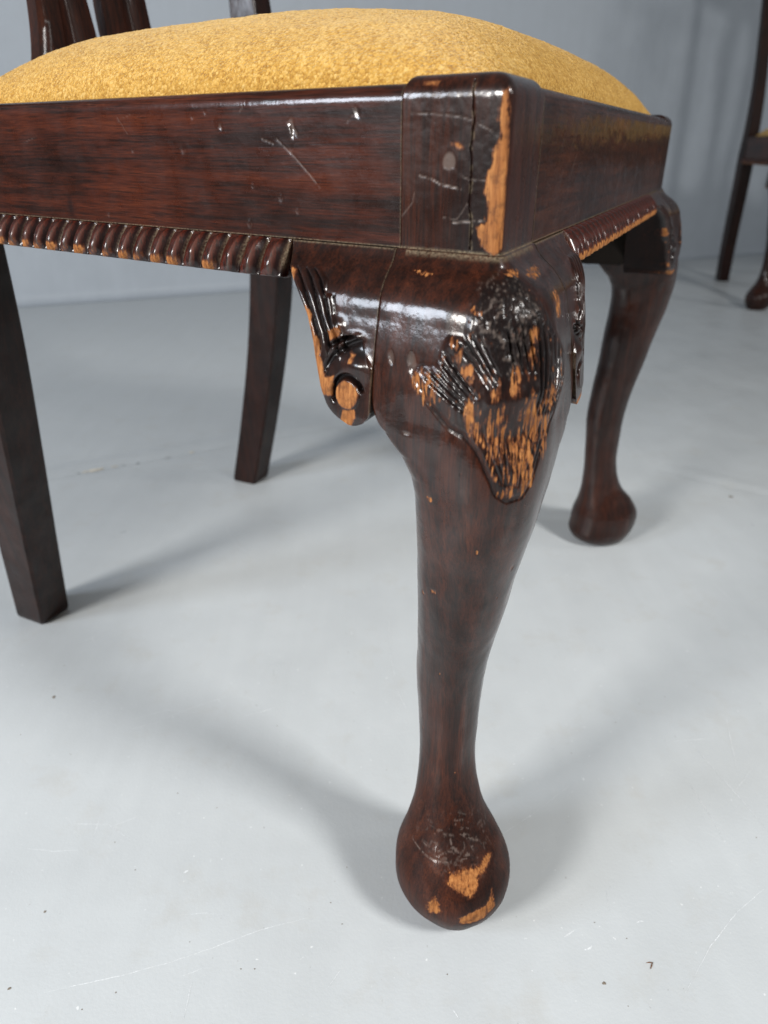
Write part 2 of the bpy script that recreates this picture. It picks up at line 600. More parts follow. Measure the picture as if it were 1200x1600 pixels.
# section of the cabriole leg: height, outward face, inner face, roundness outside, roundness inside
LEG = np.array([
    [0, .0206, .0310, 2, 2], [.006, .0243, .0388, 2, 2], [.014, .0286, .0434, 2, 2], [.025, .0318, .0433, 2, 2], [.038, .0316, .0423, 2, 2],
    [.052, .0242, .0383, 2, 2], [.068, .0120, .0354, 2, 2], [.085, .0047, .0344, 2, 2], [.105, .0007, .0347, 2, 2], [.13, .0001, .0362, 2.03, 2.02],
    [.16, .0011, .0386, 2.06, 2.05], [.19, .0050, .0372, 2.1, 2.1], [.22, .0118, .0352, 2.12, 2.2], [.25, .0175, .0340, 2.13, 2.4],
    [.275, .0236, .0325, 2.14, 2.6], [.29, .0262, .0323, 2.14, 2.9], [.30, .0277, .0334, 2.14, 3.4], [.31, .0281, .0368, 2.14, 5], [.32, .0277, .0425, 2.14, 11],
    [.328, .0267, .0460, 2.15, 40], [.336, .0255, .0470, 2.15, 120], [.345, .0240, .0471, 2.16, 140],
    [.365, .0196, .0471, 2.3, 140], [.374, .0167, .0471, 2.6, 140], [.381, .0112, .0471, 3.2, 140], [.387, .0040, .0471, 5.5, 140], [.3914, .0008, .0471, 13, 140]])
ZB, ZT = 0.3916, 0.4508
POST = 0.0457


def knee_e(z):
    return hermite(LEG[:, 0], LEG[:, 1], np.clip(z, 0, .3914))


leaf_mm = [(52.1, 348.5), (44.3, 336.7), (34.9, 328.9), (28.1, 326.7), (21.7, 320.6), (16.0, 311.5), (10.5, 303.2), (3.6, 300.1), (-6.4, 301.4), (-12.3, 307.1), (-18.6, 319.3),
           (-29.9, 329.7), (-46.7, 340.6), (-49.7, 352.0), (-31.0, 366.3), (-21.4, 375.9), (-16.9, 380.7), (-5.6, 387.2), (14.7, 382.9), (24.7, 373.7), (27.9, 364.2), (35.5, 364.2),
           (37.7, 360.7), (41.3, 351.1), (47.4, 350.2)]
rough_mm = [(6.5, 385.5), (17.5, 381.6), (23.3, 375.0), (21.9, 365.9), (14.8, 355.4), (5.8, 349.3), (-2.2, 355.4), (-14.5, 367.6), (-17.6, 375.0), (-9.5, 382.0), (-5.6, 387.2)]


def fan(starts, mids, ends, n):
    """n curved flutes spread between two outer ones; each of starts/mids/ends is a pair of points"""
    out = []
    for k in range(n):
        t = k / (n - 1)
        a, b, c = (np.array(p[0]) * (1 - t) + np.array(p[1]) * t for p in (starts, mids, ends))
        line = []
        for u in np.linspace(0, 1, 9):
            q = (1 - u) ** 2 * a + 2 * u * (1 - u) * b + u * u * c
            line.append((float(q[0]), float(q[1])))
        out.append(line)
    return out


flute_mm = (fan([(47.5, 348.0), (37.5, 358.0)], [(38.0, 341.0), (31.0, 349.0)], [(27.7, 336.0), (23.4, 343.0)], 5)
            + fan([(31.0, 362.5), (20.5, 366.0)], [(23.5, 355.0), (17.0, 358.0)], [(14.8, 344.5), (10.5, 350.5)], 4)
            + fan([(-13.5, 370.5), (-48.5, 353.0)], [(-19.5, 352.0), (-46.0, 344.0)], [(-13.0, 335.0), (-30.5, 333.0)], 7)
            + fan([(5.5, 368.0), (-8.0, 369.0)], [(3.5, 361.0), (-10.0, 361.0)], [(2.0, 353.0), (-11.5, 352.0)], 4)
            + fan([(19.0, 331.0), (-24.0, 330.0)], [(17.0, 322.0), (-17.0, 320.0)], [(8.0, 308.0), (-7.0, 306.0)], 8))
knee_wear = [(46.9, 343.7, 3.9, 6.1), (26.8, 335.4, 2.5, 5.2), (26.8, 352.8, 3.4, 2.1), (20.9, 373.7, 2.5, 1.3), (1.9, 349.3, 3.0, 5.6), (11.7, 326.7, 5.5, 9.6), (-3.4, 315.1, 8.8, 11.7),
             (-11.8, 331.9, 6.7, 7.8), (4.0, 303.2, 5.7, 2.2), (-21.9, 325.8, 4.1, 8.3), (-12.4, 364.6, 3.1, 3.1), (-10.0, 357.2, 2.7, 3.5), (-43.8, 371.1, 5.0, 4.3), (-28.1, 383.8, 7.3, 1.3),
             (-7.1, 385.5, 4.6, 1.1), (-27.0, 340.6, 5.4, 5.2), (20.8, 327.6, 2.8, 4.0), (50.9, 345.4, 2.1, 3.5), (39.1, 383.8, 3.7, 0.7), (42.8, 293.6, 1.2, 1.1), (31.9, 361.5, 1.6, 1.8), (13.3, 343.7, 1.6, 3.1)]
foot_wear = [[(18.0, 54.9), (3.6, 56.6), (-8.1, 56.2), (-20.2, 57.9), (-26.0, 55.8), (-14.6, 53.1), (-6.0, 51.3), (-4.5, 47.4), (3.5, 43.3), (7.5, 44.3), (15.4, 47.0), (21.9, 49.2)],
             [(39.8, 33.5), (32.6, 42.3), (28.9, 34.4), (38.5, 25.7)],
             [(15.8, 30.5), (4.7, 35.5), (-9.4, 37.6), (-17.2, 43.2), (-20.0, 32.0), (-6.0, 24.7), (12.7, 24.0)]]
foot_mark = [[(26.7, 70.6), (22.1, 70.6)], [(21.2, 70.6), (17.3, 71.4)], [(6.1, 77.5), (-1.1, 77.1)], [(-1.2, 73.2), (-7.9, 71.0)], [(2.1, 81.5), (-4.9, 79.3)], [(16.8, 69.7), (9.1, 69.7)],
             [(24.8, 59.7), (20.1, 61.4)], [(41.0, 57.5), (32.9, 57.1), (18.5, 58.4)], [(13.7, 57.9), (0.8, 64.5), (0.8, 66.2)], [(-21.7, 62.3), (-25.6, 60.1)], [(33.2, 61.0), (31.5, 61.0)],
             [(-4.5, 67.5), (-12.8, 64.9)], [(-37.7, 62.3), (-34.1, 62.7)], [(16.9, 62.7), (7.3, 63.2)], [(-15.8, 71.0), (-21.3, 70.1)], [(9.8, 59.7), (1.1, 60.1)]]
leg_spots = [(32.5, 238.3, 1.6), (36.2, 232.6, 1.3), (-15.1, 257.4, 2.2), (26.3, 129.8, 1.2), (15.7, 271.8, 1.4), (42.9, 294, 1.3), (3.4, 106.7, .8), (38, 205, .8), (-8, 240, .7), (20, 180, .7), (30, 310, .8)]
post_marks = [[(41.5, 440.6), (31.1, 440.1), (21.8, 439.3), (15.4, 438.0)], [(37.3, 419.0), (31.9, 418.1), (27.8, 416.3), (18.5, 414.6)], [(21.5, 402.5), (7.4, 404.0)], [(18.0, 419.0), (14.5, 417.9), (8.0, 418.0)],
              [(13.5, 437.1), (6.7, 434.2)], [(46.0, 403.0), (40.0, 409.4), (39.3, 412.7)], [(25.6, 404.3), (19.9, 403.6), (15.5, 409.6)]]
post_crack = [(15.9, 454), (14.9, 444.1), (14.3, 438.3), (14.7, 433.0), (15.1, 428.3), (14.4, 422.8), (14.3, 415.4), (14.8, 410.3), (13.5, 404.5), (13.1, 393.0)]
post_wear = [[(4.1, 447.1), (1.7, 447.6), (0.9, 438.1), (0.0, 432.4), (-1, 426.6), (-1, 419.4), (-1, 410.8), (-1, 403.2), (-1, 395.5), (2.5, 391.0), (7.4, 393.7), (11.9, 401.3), (7.3, 402.9), (6.1, 408.1),
              (8.1, 414.3), (7.5, 420.5), (5.2, 424.7), (5.8, 428.3), (2.9, 432.4), (4.5, 438.2)], [(23.3, 430.4), (20.6, 430.7), (18.2, 428.6), (21.2, 428.3)], [(37.0, 450.8), (30.0, 451), (29.9, 449.4), (36.2, 449.4)]]


def leg_surface(nz, nt, mirror, worn):
    """grid of the cabriole leg with its square post; returns points and surface attributes"""
    ztop, r = 0.4534, 0.0085
    nk = int(nz * 0.85)
    z = np.concatenate([np.linspace(0, .3914, nk), np.linspace(.3917, ztop - r, max(4, int(nz * .11))), ztop - r + r * np.sin(np.linspace(0, math.pi / 2, max(4, int(nz * .04)) + 1)[1:])])
    zc = np.clip(z, 0, .3914)
    E = hermite(LEG[:, 0], LEG[:, 1], zc)
    I = hermite(LEG[:, 0], LEG[:, 2], zc)
    NO = np.interp(zc, LEG[:, 0], LEG[:, 3])
    NI = np.interp(zc, LEG[:, 0], LEG[:, 4])
    post = z > .3915
    E[post], I[post], NO[post], NI[post] = 0.0, POST - 0.0001, 13, 140
    rnd = z > ztop - r
    ins = r - np.sqrt(np.maximum(0, r * r - (z - (ztop - r)) ** 2))
    E[rnd] -= ins[rnd]
    I[rnd] -= ins[rnd] * 0.5
    t = np.linspace(-1, 1, nt, endpoint=False)
    s = np.where(np.abs(t) < .82, t / .82 * 118, np.sign(t) * (118 + (np.abs(t) - .82) / .18 * 62))
    th = np.radians(225 + s)[None]
    ct, st = np.cos(th), np.sin(th)
    outq = (ct < 0) & (st < 0)
    N = np.where(outq, NO[:, None], NI[:, None])
    rr = (np.abs(ct) ** N + np.abs(st) ** N) ** (-1 / N)
    a, c = ((E + I) / 2)[:, None], ((I - E) / 2)[:, None]
    x, y = c + a * rr * ct, c + a * rr * st
    # the knee swells a little from the bracket joint towards its corner
    kb = (sstep(.325, .345, z) * sstep(.3905, .378, z) * .0024)[:, None]
    x = x - kb * np.where(ct < 0, np.clip(-ct * 2.5, 0, 1) * (1 - np.clip((y - c) / (I[:, None] - c), 0, 1)), 0)
    y = y - kb * np.where(st < 0, np.clip(-st * 2.5, 0, 1) * (1 - np.clip((x - c) / (I[:, None] - c), 0, 1)), 0)
    Z = np.broadcast_to(z[:, None], x.shape).copy()
    w = (y - x) * 1000
    zm = Z * 1000
    front = (ct + st) < -0.15
    front = np.broadcast_to(front, x.shape)
    P3 = np.stack([w, zm, x * 1000 + y * 1000], -1)
    at = {k: np.zeros(x.shape) for k in ('wear', 'mark', 'blacken', 'dust', 'dull', 'leaf')}
    h = np.zeros(x.shape)
    kz = (z > .285) & (z < .3914)
    if kz.any():
        W, ZM, PP, fr = w[kz], zm[kz], P3[kz], front[kz]
        wob = (fbm(PP / 4.0, 2, 3) - .5) * 1.6
        sd = poly_sdf(W + wob, ZM, leaf_mm)
        sd = np.where(fr, sd, -20)
        inside = sstep(-0.8, 2.6, sd)
        low = 1 - sstep(366, 380, ZM)
        hh = inside * (0.25 + 0.45 * low)
        # sunken line round the leaf
        low2 = sstep(356, 345, ZM)
        hh -= 0.5 * np.exp(-((sd + 0.9) / 0.8) ** 2) * low2 * fr
        groove = np.zeros(W.shape)
        for k, f in enumerate(flute_mm):
            d, pr = seg_dist(W + wob * .35, ZM, f)
            sc = 0.8 + 0.2 * math.sin(k * 2.1)
            if k >= 20:
                sc *= .45
            groove = np.maximum(groove, np.exp(-(d / 0.78) ** 2) * np.sin(np.clip(pr, .04, .96) * math.pi) ** .5 * sc)
        hh -= 1.9 * groove * inside
        sr = poly_sdf(W + wob * 2, ZM, rough_mm)
        rg = sstep(-2, 2.5, sr) * fr
        crag = fbm(PP / np.array([1.7, 1.7, 1.7]), 3, 11)
        hh += (crag - .5) * 1.15 * rg
        mid = inside * (1 - rg)
        hh += (fbm(PP / np.array([1.6, 5.5, 2.0]), 3, 21) - .5) * 0.5 * mid
        # lumps between the fans
        for (lw, lz, lr, la) in [(33, 361, 3.2, 1.0), (-3, 343, 5, .7), (16, 340, 4, .7), (-14, 345, 4, .8), (6, 333, 4, .5)]:
            hh += la * np.exp(-(((W - lw) ** 2 + (ZM - lz) ** 2) / lr ** 2)) * inside
        h[kz] += hh
        at['leaf'][kz] = sd
        n1 = fbm(PP / np.array([2.2, 5.0, 2.2]), 3, 31)
        at['blacken'][kz] = np.clip(inside * (0.65 + 1.1 * groove + 0.8 * (n1 - .4)) + rg * .3, 0, 1) * .95
        at['blacken'][kz] = np.maximum(at['blacken'][kz], .8 * np.exp(-((sd + 0.9) / 0.7) ** 2) * low2 * fr)
        at['mark'][kz] += rg * sstep(.55, .8, crag) * .30
        at['dust'][kz] += .55 * sstep(.3885, .3912, Z[kz]) * fr
        at['dull'][kz] = np.clip(rg * .55 + inside * .05 + .6 * np.exp(-((sd - .3) / 1.3) ** 2) * fr, 0, .85)
        wr = np.zeros(W.shape)
        wb_ = (fbm(PP / np.array([0.9, 8.0, 1.1]), 3, 41) - .5)
        if worn:
            for (cw, cz, rw, rz) in knee_wear:
                q = ((W + wob * 1.5 - cw) / (rw * 1.3)) ** 2 + ((ZM - cz) / (rz * 1.3)) ** 2
                wr = np.maximum(wr, np.where(fr, np.clip(1.25 - q, 0, 1), 0))
            wr = np.where(wr > .01, np.clip(wr * .66 + wb_ * 2.4 - groove * .40, 0, 1), 0)
            sprinkle = inside * sstep(.50, .70, n1) * .50 * (1 - .6 * rg)
            wr = np.maximum(wr, sprinkle * (1 - groove))
        else:
            wr = inside * sstep(.5, .7, n1) * .7
        at['wear'][kz] = wr
    fz = z < .10
    if worn and fz.any():
        W, ZM, PP, fr = w[fz], zm[fz], P3[fz], front[fz]
        wob = (fbm(PP / 2.0, 4, 51) - .5) * 5
        wr = np.zeros(W.shape)
        for pl in foot_wear:
            s_ = np.where(fr, poly_sdf(W + wob, ZM + wob[::-1] * .5, pl), -20)
            wr = np.maximum(wr, sstep(-2.2, 2.4, s_) * .85)
        at['wear'][fz] = np.maximum(at['wear'][fz], wr)
        sc = np.exp(-(((W - 2) / 26) ** 2 + ((ZM - 66) / 12) ** 2)) * fr
        at['blacken'][fz] = np.maximum(at['blacken'][fz], sc * .7)
        sc2 = np.exp(-(((W + 12) / 20) ** 2 + ((ZM - 40) / 14) ** 2)) * fr
        at['blacken'][fz] = np.maximum(at['blacken'][fz], sc2 * .75)
        mk = np.zeros(W.shape)
        for k, l in enumerate(foot_mark):
            d, pr = seg_dist(W + wob * .2, ZM, l)
            mk = np.maximum(mk, np.exp(-(d / (.22 + .16 * (k % 3))) ** 2) * (.15 + .06 * (k % 4)) * fr * sstep(.25, .6, fbm(PP / 1.4, 2, 63)))
        blot = sc * sstep(.60, .72, fbm(PP / np.array([3.0, 2.2, 3.0]), 3, 61)) * .30
        at['mark'][fz] = np.maximum(at['mark'][fz], np.maximum(mk, blot))
        h[fz] -= mk * .35 + sc * (fbm(PP / 3.5, 3, 71) - .5) * 0.9
        h[fz] -= wr * .25
    if worn:
        for (cw, cz, r_) in leg_spots:
            d = np.hypot((w - cw), (zm - cz) * .8) + (fbm(P3 / 1.2, 2, 81) - .5) * 1.2
            s_ = np.where(front, sstep(r_, r_ * .4, d), 0)
            at['wear'] = np.maximum(at['wear'], s_ * .55)
            h -= s_ * .25
        # white-ish bruises beside the knee
        for (cw, cz, rw, rz, v) in [(61.5, 352, 1.3, 3.2, .16), (52.0, 352.0, 2.0, 4.0, .22), (66, 322, 2.2, 1.2, .15), (56, 322, 2, .6, .25)]:
            q = ((w - cw) / rw) ** 2 + ((zm - cz) / rz) ** 2
            s_ = np.where(front & (z[:, None] < .3914), np.clip(1 - q, 0, 1), 0) ** .5
            at['mark'] = np.maximum(at['mark'], s_ * v)
            h -= s_ * .4
        pz = post
        yy, xx, zz = y[pz] * 1000, x[pz] * 1000, zm[pz]
        side = xx < 2.5
        PP = np.stack([xx, yy, zz], -1)
        wob = (fbm(PP / np.array([1.0, 1.0, 3.0]), 4, 91) - .5) * 3.4
        wr = np.zeros(yy.shape)
        for pl in post_wear:
            wr = np.maximum(wr, np.where(side & (yy > .35), sstep(-1.6, 1.4, poly_sdf(yy + wob, zz, pl)), 0) * .82)
        # the sheltered left edge stays black beside the bare strip
        at['wear'][pz] = wr
        d, _ = seg_dist(yy + wob * .3, zz, post_crack)
        cr = np.exp(-(d / .30) ** 2) * side
        h[pz] -= cr * .7
        at['blacken'][pz] = np.maximum(cr, np.where(side, .85 * sstep(15, 5, np.abs(yy - 9)) * sstep(450, 425, zz), 0))
        at['dust'][pz] += np.exp(-((d - .5) / .3) ** 2) * side * .35 * sstep(.45, .6, fbm(PP / 2.5, 2, 95))
        mk = np.zeros(yy.shape)
        for k, l in enumerate(post_marks):
            dd, pr = seg_dist(yy + wob * .25, zz, l)
            mk = np.maximum(mk, np.exp(-(dd / .26) ** 2) * (.5 if k in (1, 2) else .2) * side * sstep(.2, .55, fbm(PP / 1.6, 2, 93)))
        dd = np.hypot((yy - 24.1), (zz - 423.9) * .8)
        mk = np.maximum(mk, sstep(3.2, 2.2, dd + (zz < 422) * 0.6) * .28 * side)
        at['mark'][pz] = mk
        h[pz] -= mk * .25
        h[pz] += (fbm(PP / np.array([2.2, 2.2, 2.2]), 3, 97) - .5) * .11 * side
        at['dust'][pz] += sstep(392.6, 391.7, zz) * .8
    at['dull'] = np.maximum(at['dull'], ((.62 * sstep(.14, .07, Z) + .22 * sstep(.30, .22, Z)) * (1.0 if worn else .0)).clip(0, 1) + (0 if worn else .45))
    if not worn:
        at['blacken'] = np.maximum(at['blacken'], .38)
    # gentle hand-made unevenness
    h += (fbm(P3 / 14.0, 2, 5) - .5) * .5 * (z[:, None] < .3914)
    x = x + h / 1000 * np.where(post[:, None], np.where(ct < -.9 * np.abs(st), -1, ct), ct)
    y = y + h / 1000 * np.where(post[:, None], np.where(st < -.9 * np.abs(ct), -1, st), st)
    px, py = corner_point(x, y, mirror)
    Z = np.maximum(Z, 0)
    return np.stack([px, py, Z], -1), at


def make_leg(parent, nz, nt, mirror, worn):
    P, at = leg_surface(nz, nt, mirror, worn)
    q = grid_quads(nz_ := P.shape[0], nt, True)
    sd = at.pop('leaf').ravel()
    inl = (sd[q] > -0.9).all(1) & (P.reshape(-1, 3)[q][:, :, 2] < .3914).all(1) & (P.reshape(-1, 3)[q][:, :, 2] > .285).all(1)
    flat = P.reshape(-1, 3)
    caps = [list(range(nt))[::-1], [(nz_ - 1) * nt + k for k in range(nt)]]
    a = {k: v.ravel() for k, v in at.items()}
    if mirror:
        q = q[:, ::-1]
        caps = [c[::-1] for c in caps]
    body = mesh_from(flat, q[~inl], caps, a, 'front_leg', fix=False)
    leg = link('front_leg', body, M_legwood, parent, sharp=50)
    ql = q[inl]
    use = np.unique(ql)
    remap = np.full(len(flat), -1)
    remap[use] = np.arange(len(use))
    leafme = mesh_from(flat[use], remap[ql], None, {k: v[use] for k, v in a.items()}, 'knee_carving', fix=False)
    link('knee_carving', leafme, M_legwood, leg)
    return leg


# bracket beside the knee: outline (y along the rail, z) in mm
br_outer = np.array([(391.4, 104.8), (387, 103.5), (380.7, 100.5), (371.8, 92.5), (362.9, 85.9), (352.8, 82.0), (343.2, 78.9), (333.2, 76.2), (325.6, 72.0), (322.2, 67.6), (320.4, 62.5), (319.6, 58.5)])[::-1]
br_inner = np.array([(391.4, 47.2), (327.0, 47.2), (324.6, 48.2), (322.0, 50.6), (320.4, 53.8), (319.6, 56.5)])[::-1]
br_groove = [[(95.5, 380.4), (89.8, 372.1), (84.9, 363.7), (79.0, 357.5), (74.9, 350.9), (73.6, 341.1)], [(87.3, 381.7), (84.3, 373.3), (80.3, 365.6), (77.2, 359.1), (76.1, 353.6)],
             [(91.0, 381.7), (87.0, 373.3), (82.5, 365.0), (78.4, 358.0), (75.6, 352)], [(80.4, 379.7), (77.3, 373.4), (76.7, 367.4), (76.2, 360.6)], [(54.1, 356.2), (61.8, 352.8), (68.9, 347.6), (73.1, 341.1)],
             [(58, 357.5), (64.5, 355.3), (70.5, 352)]]
br_leaf = [(104, 381.5), (93.5, 382.5), (82.0, 382.2), (76.2, 378.1), (74.7, 372.3), (70.4, 372.7), (69.9, 365.4), (65.8, 360.5), (64.2, 357.3), (56.6, 358.3), (53.7, 355.9), (47.5, 346), (44, 318), (90, 310), (110, 370)]
br_ring = [(59.3 + 7.9 * math.cos(math.radians(a)), 333.2 + 7.9 * math.sin(math.radians(a))) for a in range(-40, 171, 10)]
br_wear = [[(98.1, 381.5), (94.6, 380.4), (94.1, 375.1), (96.0, 374.2)], [(86.5, 367.4), (82.2, 364.0), (79.9, 357.3), (76.6, 352.1), (74.3, 343.9), (72.8, 338.3), (67.4, 339.9), (67.7, 331.0), (74.5, 330.0), (78.5, 336.9), (81.0, 347.4), (84.6, 356.9)],
           [(59.3 + 6.1 * math.cos(math.radians(a)), 333.2 + 6.1 * math.sin(math.radians(a))) for a in range(-120, 200, 20)], [(61.6, 326.0), (55.0, 327.5), (54.7, 323.7), (57.3, 318.5), (63.5, 319.2)],
           [(71.9, 358.4), (65.8, 361.2), (65.0, 357.2), (70.3, 354.4)], [(59.3, 351.1), (55.9, 350.8), (56.8, 347.2), (59.4, 346.8)]]


def make_bracket(parent, nr, nc, mirror, swap, worn, mat):
    zz = np.linspace(319.6, 391.2, nr)
    yo = np.interp(zz, br_outer[:, 0], br_outer[:, 1])
    yo = np.convolve(np.pad(yo, 4, mode='edge'), np.ones(9) / 9, 'valid') if nr > 60 else yo
    yi = np.interp(zz, br_inner[:, 0], br_inner[:, 1])
    u = np.linspace(0, 1, nc)[None]
    Y = yi[:, None] + (yo - yi)[:, None] * u
    Zm = np.broadcast_to(zz[:, None], Y.shape)
    t = np.clip((Y - 47) / 58, 0, 1)
    e = knee_e(Zm / 1000) * 1000
    e = e * (1 - .14 * t ** 1.2)
    PP = np.stack([Y, Zm, Y * 0], -1)
    h = np.zeros(Y.shape)
    wob = (fbm(PP / 3.0, 2, 7) - .5) * 1.0
    sl = poly_sdf(Y + wob, Zm, br_leaf)
    inl = sstep(-.5, .7, sl)
    h += inl * 1.1 * sstep(389, 381, Zm)
    yin = np.interp(Zm, [340, 352, 357, 360, 365, 372, 378, 382], [66, 63, 64, 66.5, 69.5, 71.5, 76, 82])
    tt = np.clip((Y - yin) / (yo[:, None] - yin), 0, 1)
    ribs = np.abs(np.sin(tt ** .85 * math.pi * 4))
    zone = sstep(346, 353, Zm) * sstep(384, 379, Zm) * sstep(-.6, 1.2, sl)
    h += (ribs ** .7 - .8) * 2.3 * zone
    g = (1 - ribs) ** 2.2 * zone
    for k, l in enumerate(br_groove):
        if k < 4:
            continue
        d, pr = seg_dist(Y + wob * .3, Zm, l)
        gg = np.exp(-(d / (1.25 if k == 4 else .85)) ** 2) * np.sin(np.clip(pr, .06, .94) * math.pi) ** .4
        h -= 2.6 * gg
        g = np.maximum(g, gg)
    dr, pr = seg_dist(Y, Zm, br_ring)
    ring = np.exp(-(dr / 1.0) ** 2) * sstep(0, .12, pr) * sstep(1.0, .93, pr)
    h -= 2.8 * ring
    # volute dome and disc
    h += 2.0 * np.exp(-(((Y - 55) / 6.5) ** 2 + ((Zm - 346) / 5.5) ** 2))
    h += .9 * sstep(6.9, 6.0, np.hypot(Y - 59.3, (Zm - 333.2)))
    h += 1.3 * np.exp(-(((Y - 67) / 3.2) ** 2 + ((Zm - 361) / 2.6) ** 2)) + 1.0 * np.exp(-(((Y - 57) / 4) ** 2 + ((Zm - 357.5) / 1.6) ** 2))
    # rounding off towards the outline
    edge = np.minimum((1 - u) * (yo - yi)[:, None], Zm - 319.6 + 1.0)
    h -= 2.2 * np.exp(-edge / 1.4)
    h += (fbm(PP / 6, 2, 9) - .5) * .25
    wear = np.zeros(Y.shape)
    if worn:
        wb_ = (fbm(PP / 1.8, 3, 13) - .5) * 2.2
        for pl in br_wear:
            wear = np.maximum(wear, sstep(-1.3, 1.2, poly_sdf(Y + wb_ * .7, Zm, pl)) * .95)
        wear *= (1 - .9 * np.clip(ring + .6 * g, 0, 1))
    else:
        wear = np.exp(-(edge / 1.6) ** 2) * .9 * sstep(378, 366, Zm) * sstep(.35, .6, fbm(PP / 6, 2, 17)) + .8 * sstep(326, 322, Zm)
    blacken = np.clip(g * .9 + ring + .35 * inl, 0, 1)
    dust = .45 * sstep(390.3, 391.1, Zm) + .3 * np.exp(-((Y - 47.2) / .4) ** 2)
    X = -(e + h) / 1000
    # back surface
    back = 0.016
    Xb = np.full(Y.shape, back)
    fx = np.concatenate([X, Xb]).reshape(-1)
    fy = np.concatenate([Y, Y]).reshape(-1) / 1000
    fz = np.concatenate([Zm, Zm]).reshape(-1) / 1000
    if swap:
        px, py = corner_point(fy, fx, mirror)
    else:
        px, py = corner_point(fx, fy, mirror)
    V = np.stack([px, py, fz], -1)
    n = nr * nc
    q = grid_quads(nr, nc)
    Q = [q, q[:, ::-1] + n]
    top = np.arange((nr - 1) * nc, nr * nc)
    bot = np.arange(nc)
    lef = np.arange(nr) * nc
    rig = lef + nc - 1
    rim = np.concatenate([bot[:-1], rig[:-1], top[::-1][:-1], lef[::-1][:-1]])
    nrim = len(rim)
    # a ring just behind the front edge, where the bare worn arris ends
    rx = fx[:n][rim] + .0032 + .002 * (vnoise(np.stack([fy[:n][rim] * 300, fz[:n][rim] * 300, fx[:n][rim] * 0], -1), 4) - .5)
    if swap:
        px, py = corner_point(fy[:n][rim], rx, mirror)
    else:
        px, py = corner_point(rx, fy[:n][rim], mirror)
    V = np.concatenate([V, np.stack([px, py, fz[:n][rim]], -1)])
    k0 = np.arange(nrim)
    k1 = (k0 + 1) % nrim
    Q.append(np.stack([rim[k1], rim[k0], 2 * n + k0, 2 * n + k1], -1))
    Q.append(np.stack([2 * n + k1, 2 * n + k0, rim[k0] + n, rim[k1] + n], -1))
    z2 = np.zeros(n)
    zr = np.zeros(nrim)
    wr_ = wear.ravel()[rim] * .25
    at = {'wear': np.concatenate([wear.ravel(), z2, wr_]), 'blacken': np.concatenate([blacken.ravel(), z2 + .85, zr + .85]), 'dust': np.concatenate([dust.ravel(), z2, zr]), 'mark': np.zeros(2 * n + nrim), 'dull': np.concatenate([z2 + .15, z2 + 1.0, zr + 1.0])}
    me = mesh_from(V, np.concatenate(Q), None, at, 'knee_bracket')
    return link('knee_bracket', me, mat, parent, sharp=55)


# ---- rails
side_marks = [([(101.2, 439.1), (100.8, 433.0)], 1.0, .9), ([(102.5, 437.9), (99.0, 433.6)], 1.0, .7), ([(143.8, 438.4), (142.7, 436.2)], .7, .8), ([(144.2, 436.6), (142.4, 438.2)], .4, .8), ([(109.9, 431.9), (100.5, 425.1), (92, 418), (87.1, 413.4)], .34, .6),
              ([(118.3, 431.9), (115, 431), (111.9, 430.0)], .35, .6), ([(67.7, 442.5), (66.5, 440.2)], .7, .5), ([(131.4, 442.0), (127.0, 446.2)], .3, .4), ([(214.4, 442.1), (207.9, 434.3)], .25, .3), ([(215, 440), (204, 443)], .22, .25),
              ([(72, 438), (68, 441)], .3, .35), ([(300, 430), (285, 434)], .25, .3)]
side_dents = [(169.4, 427.5, 1.6), (160.9, 441.1, .9), (102.1, 428.0, 1.2), (109.6, 408.5, 1.4), (130.0, 396.7, 1.7), (100.3, 403.3, 1.0), (233.5, 395.7, .8), (206.0, 427.1, .9), (126.1, 413.0, .9), (152.2, 443.0, .8), (66.5, 441, 1.3)]
front_marks = [([(116.5, 424.4), (107.5, 414.6)], .35, .35), ([(224.7, 400.3), (230.3, 390.5)], .6, .45), ([(135.4, 401.2), (140.9, 396.1)], .5, .4), ([(90, 440), (83, 425)], .3, .25), ([(300, 404), (310, 396)], .4, .3)]


def rail_profile(n_face):
    r = 0.0060
    pr = [(0.024, .3765), (0.0020, .3765), (0.0020, .3913)]
    pr += [(0.0, z) for z in np.linspace(.3917, ZT - r, n_face)]
    pr += [(r - r * math.cos(a), ZT - r + r * math.sin(a)) for a in np.linspace(0, math.pi / 2, 8)[1:]]
    pr += [(0.0095, ZT), (0.0100, ZT - .001), (0.0100, .436), (0.024, .436)]
    return np.array(pr)


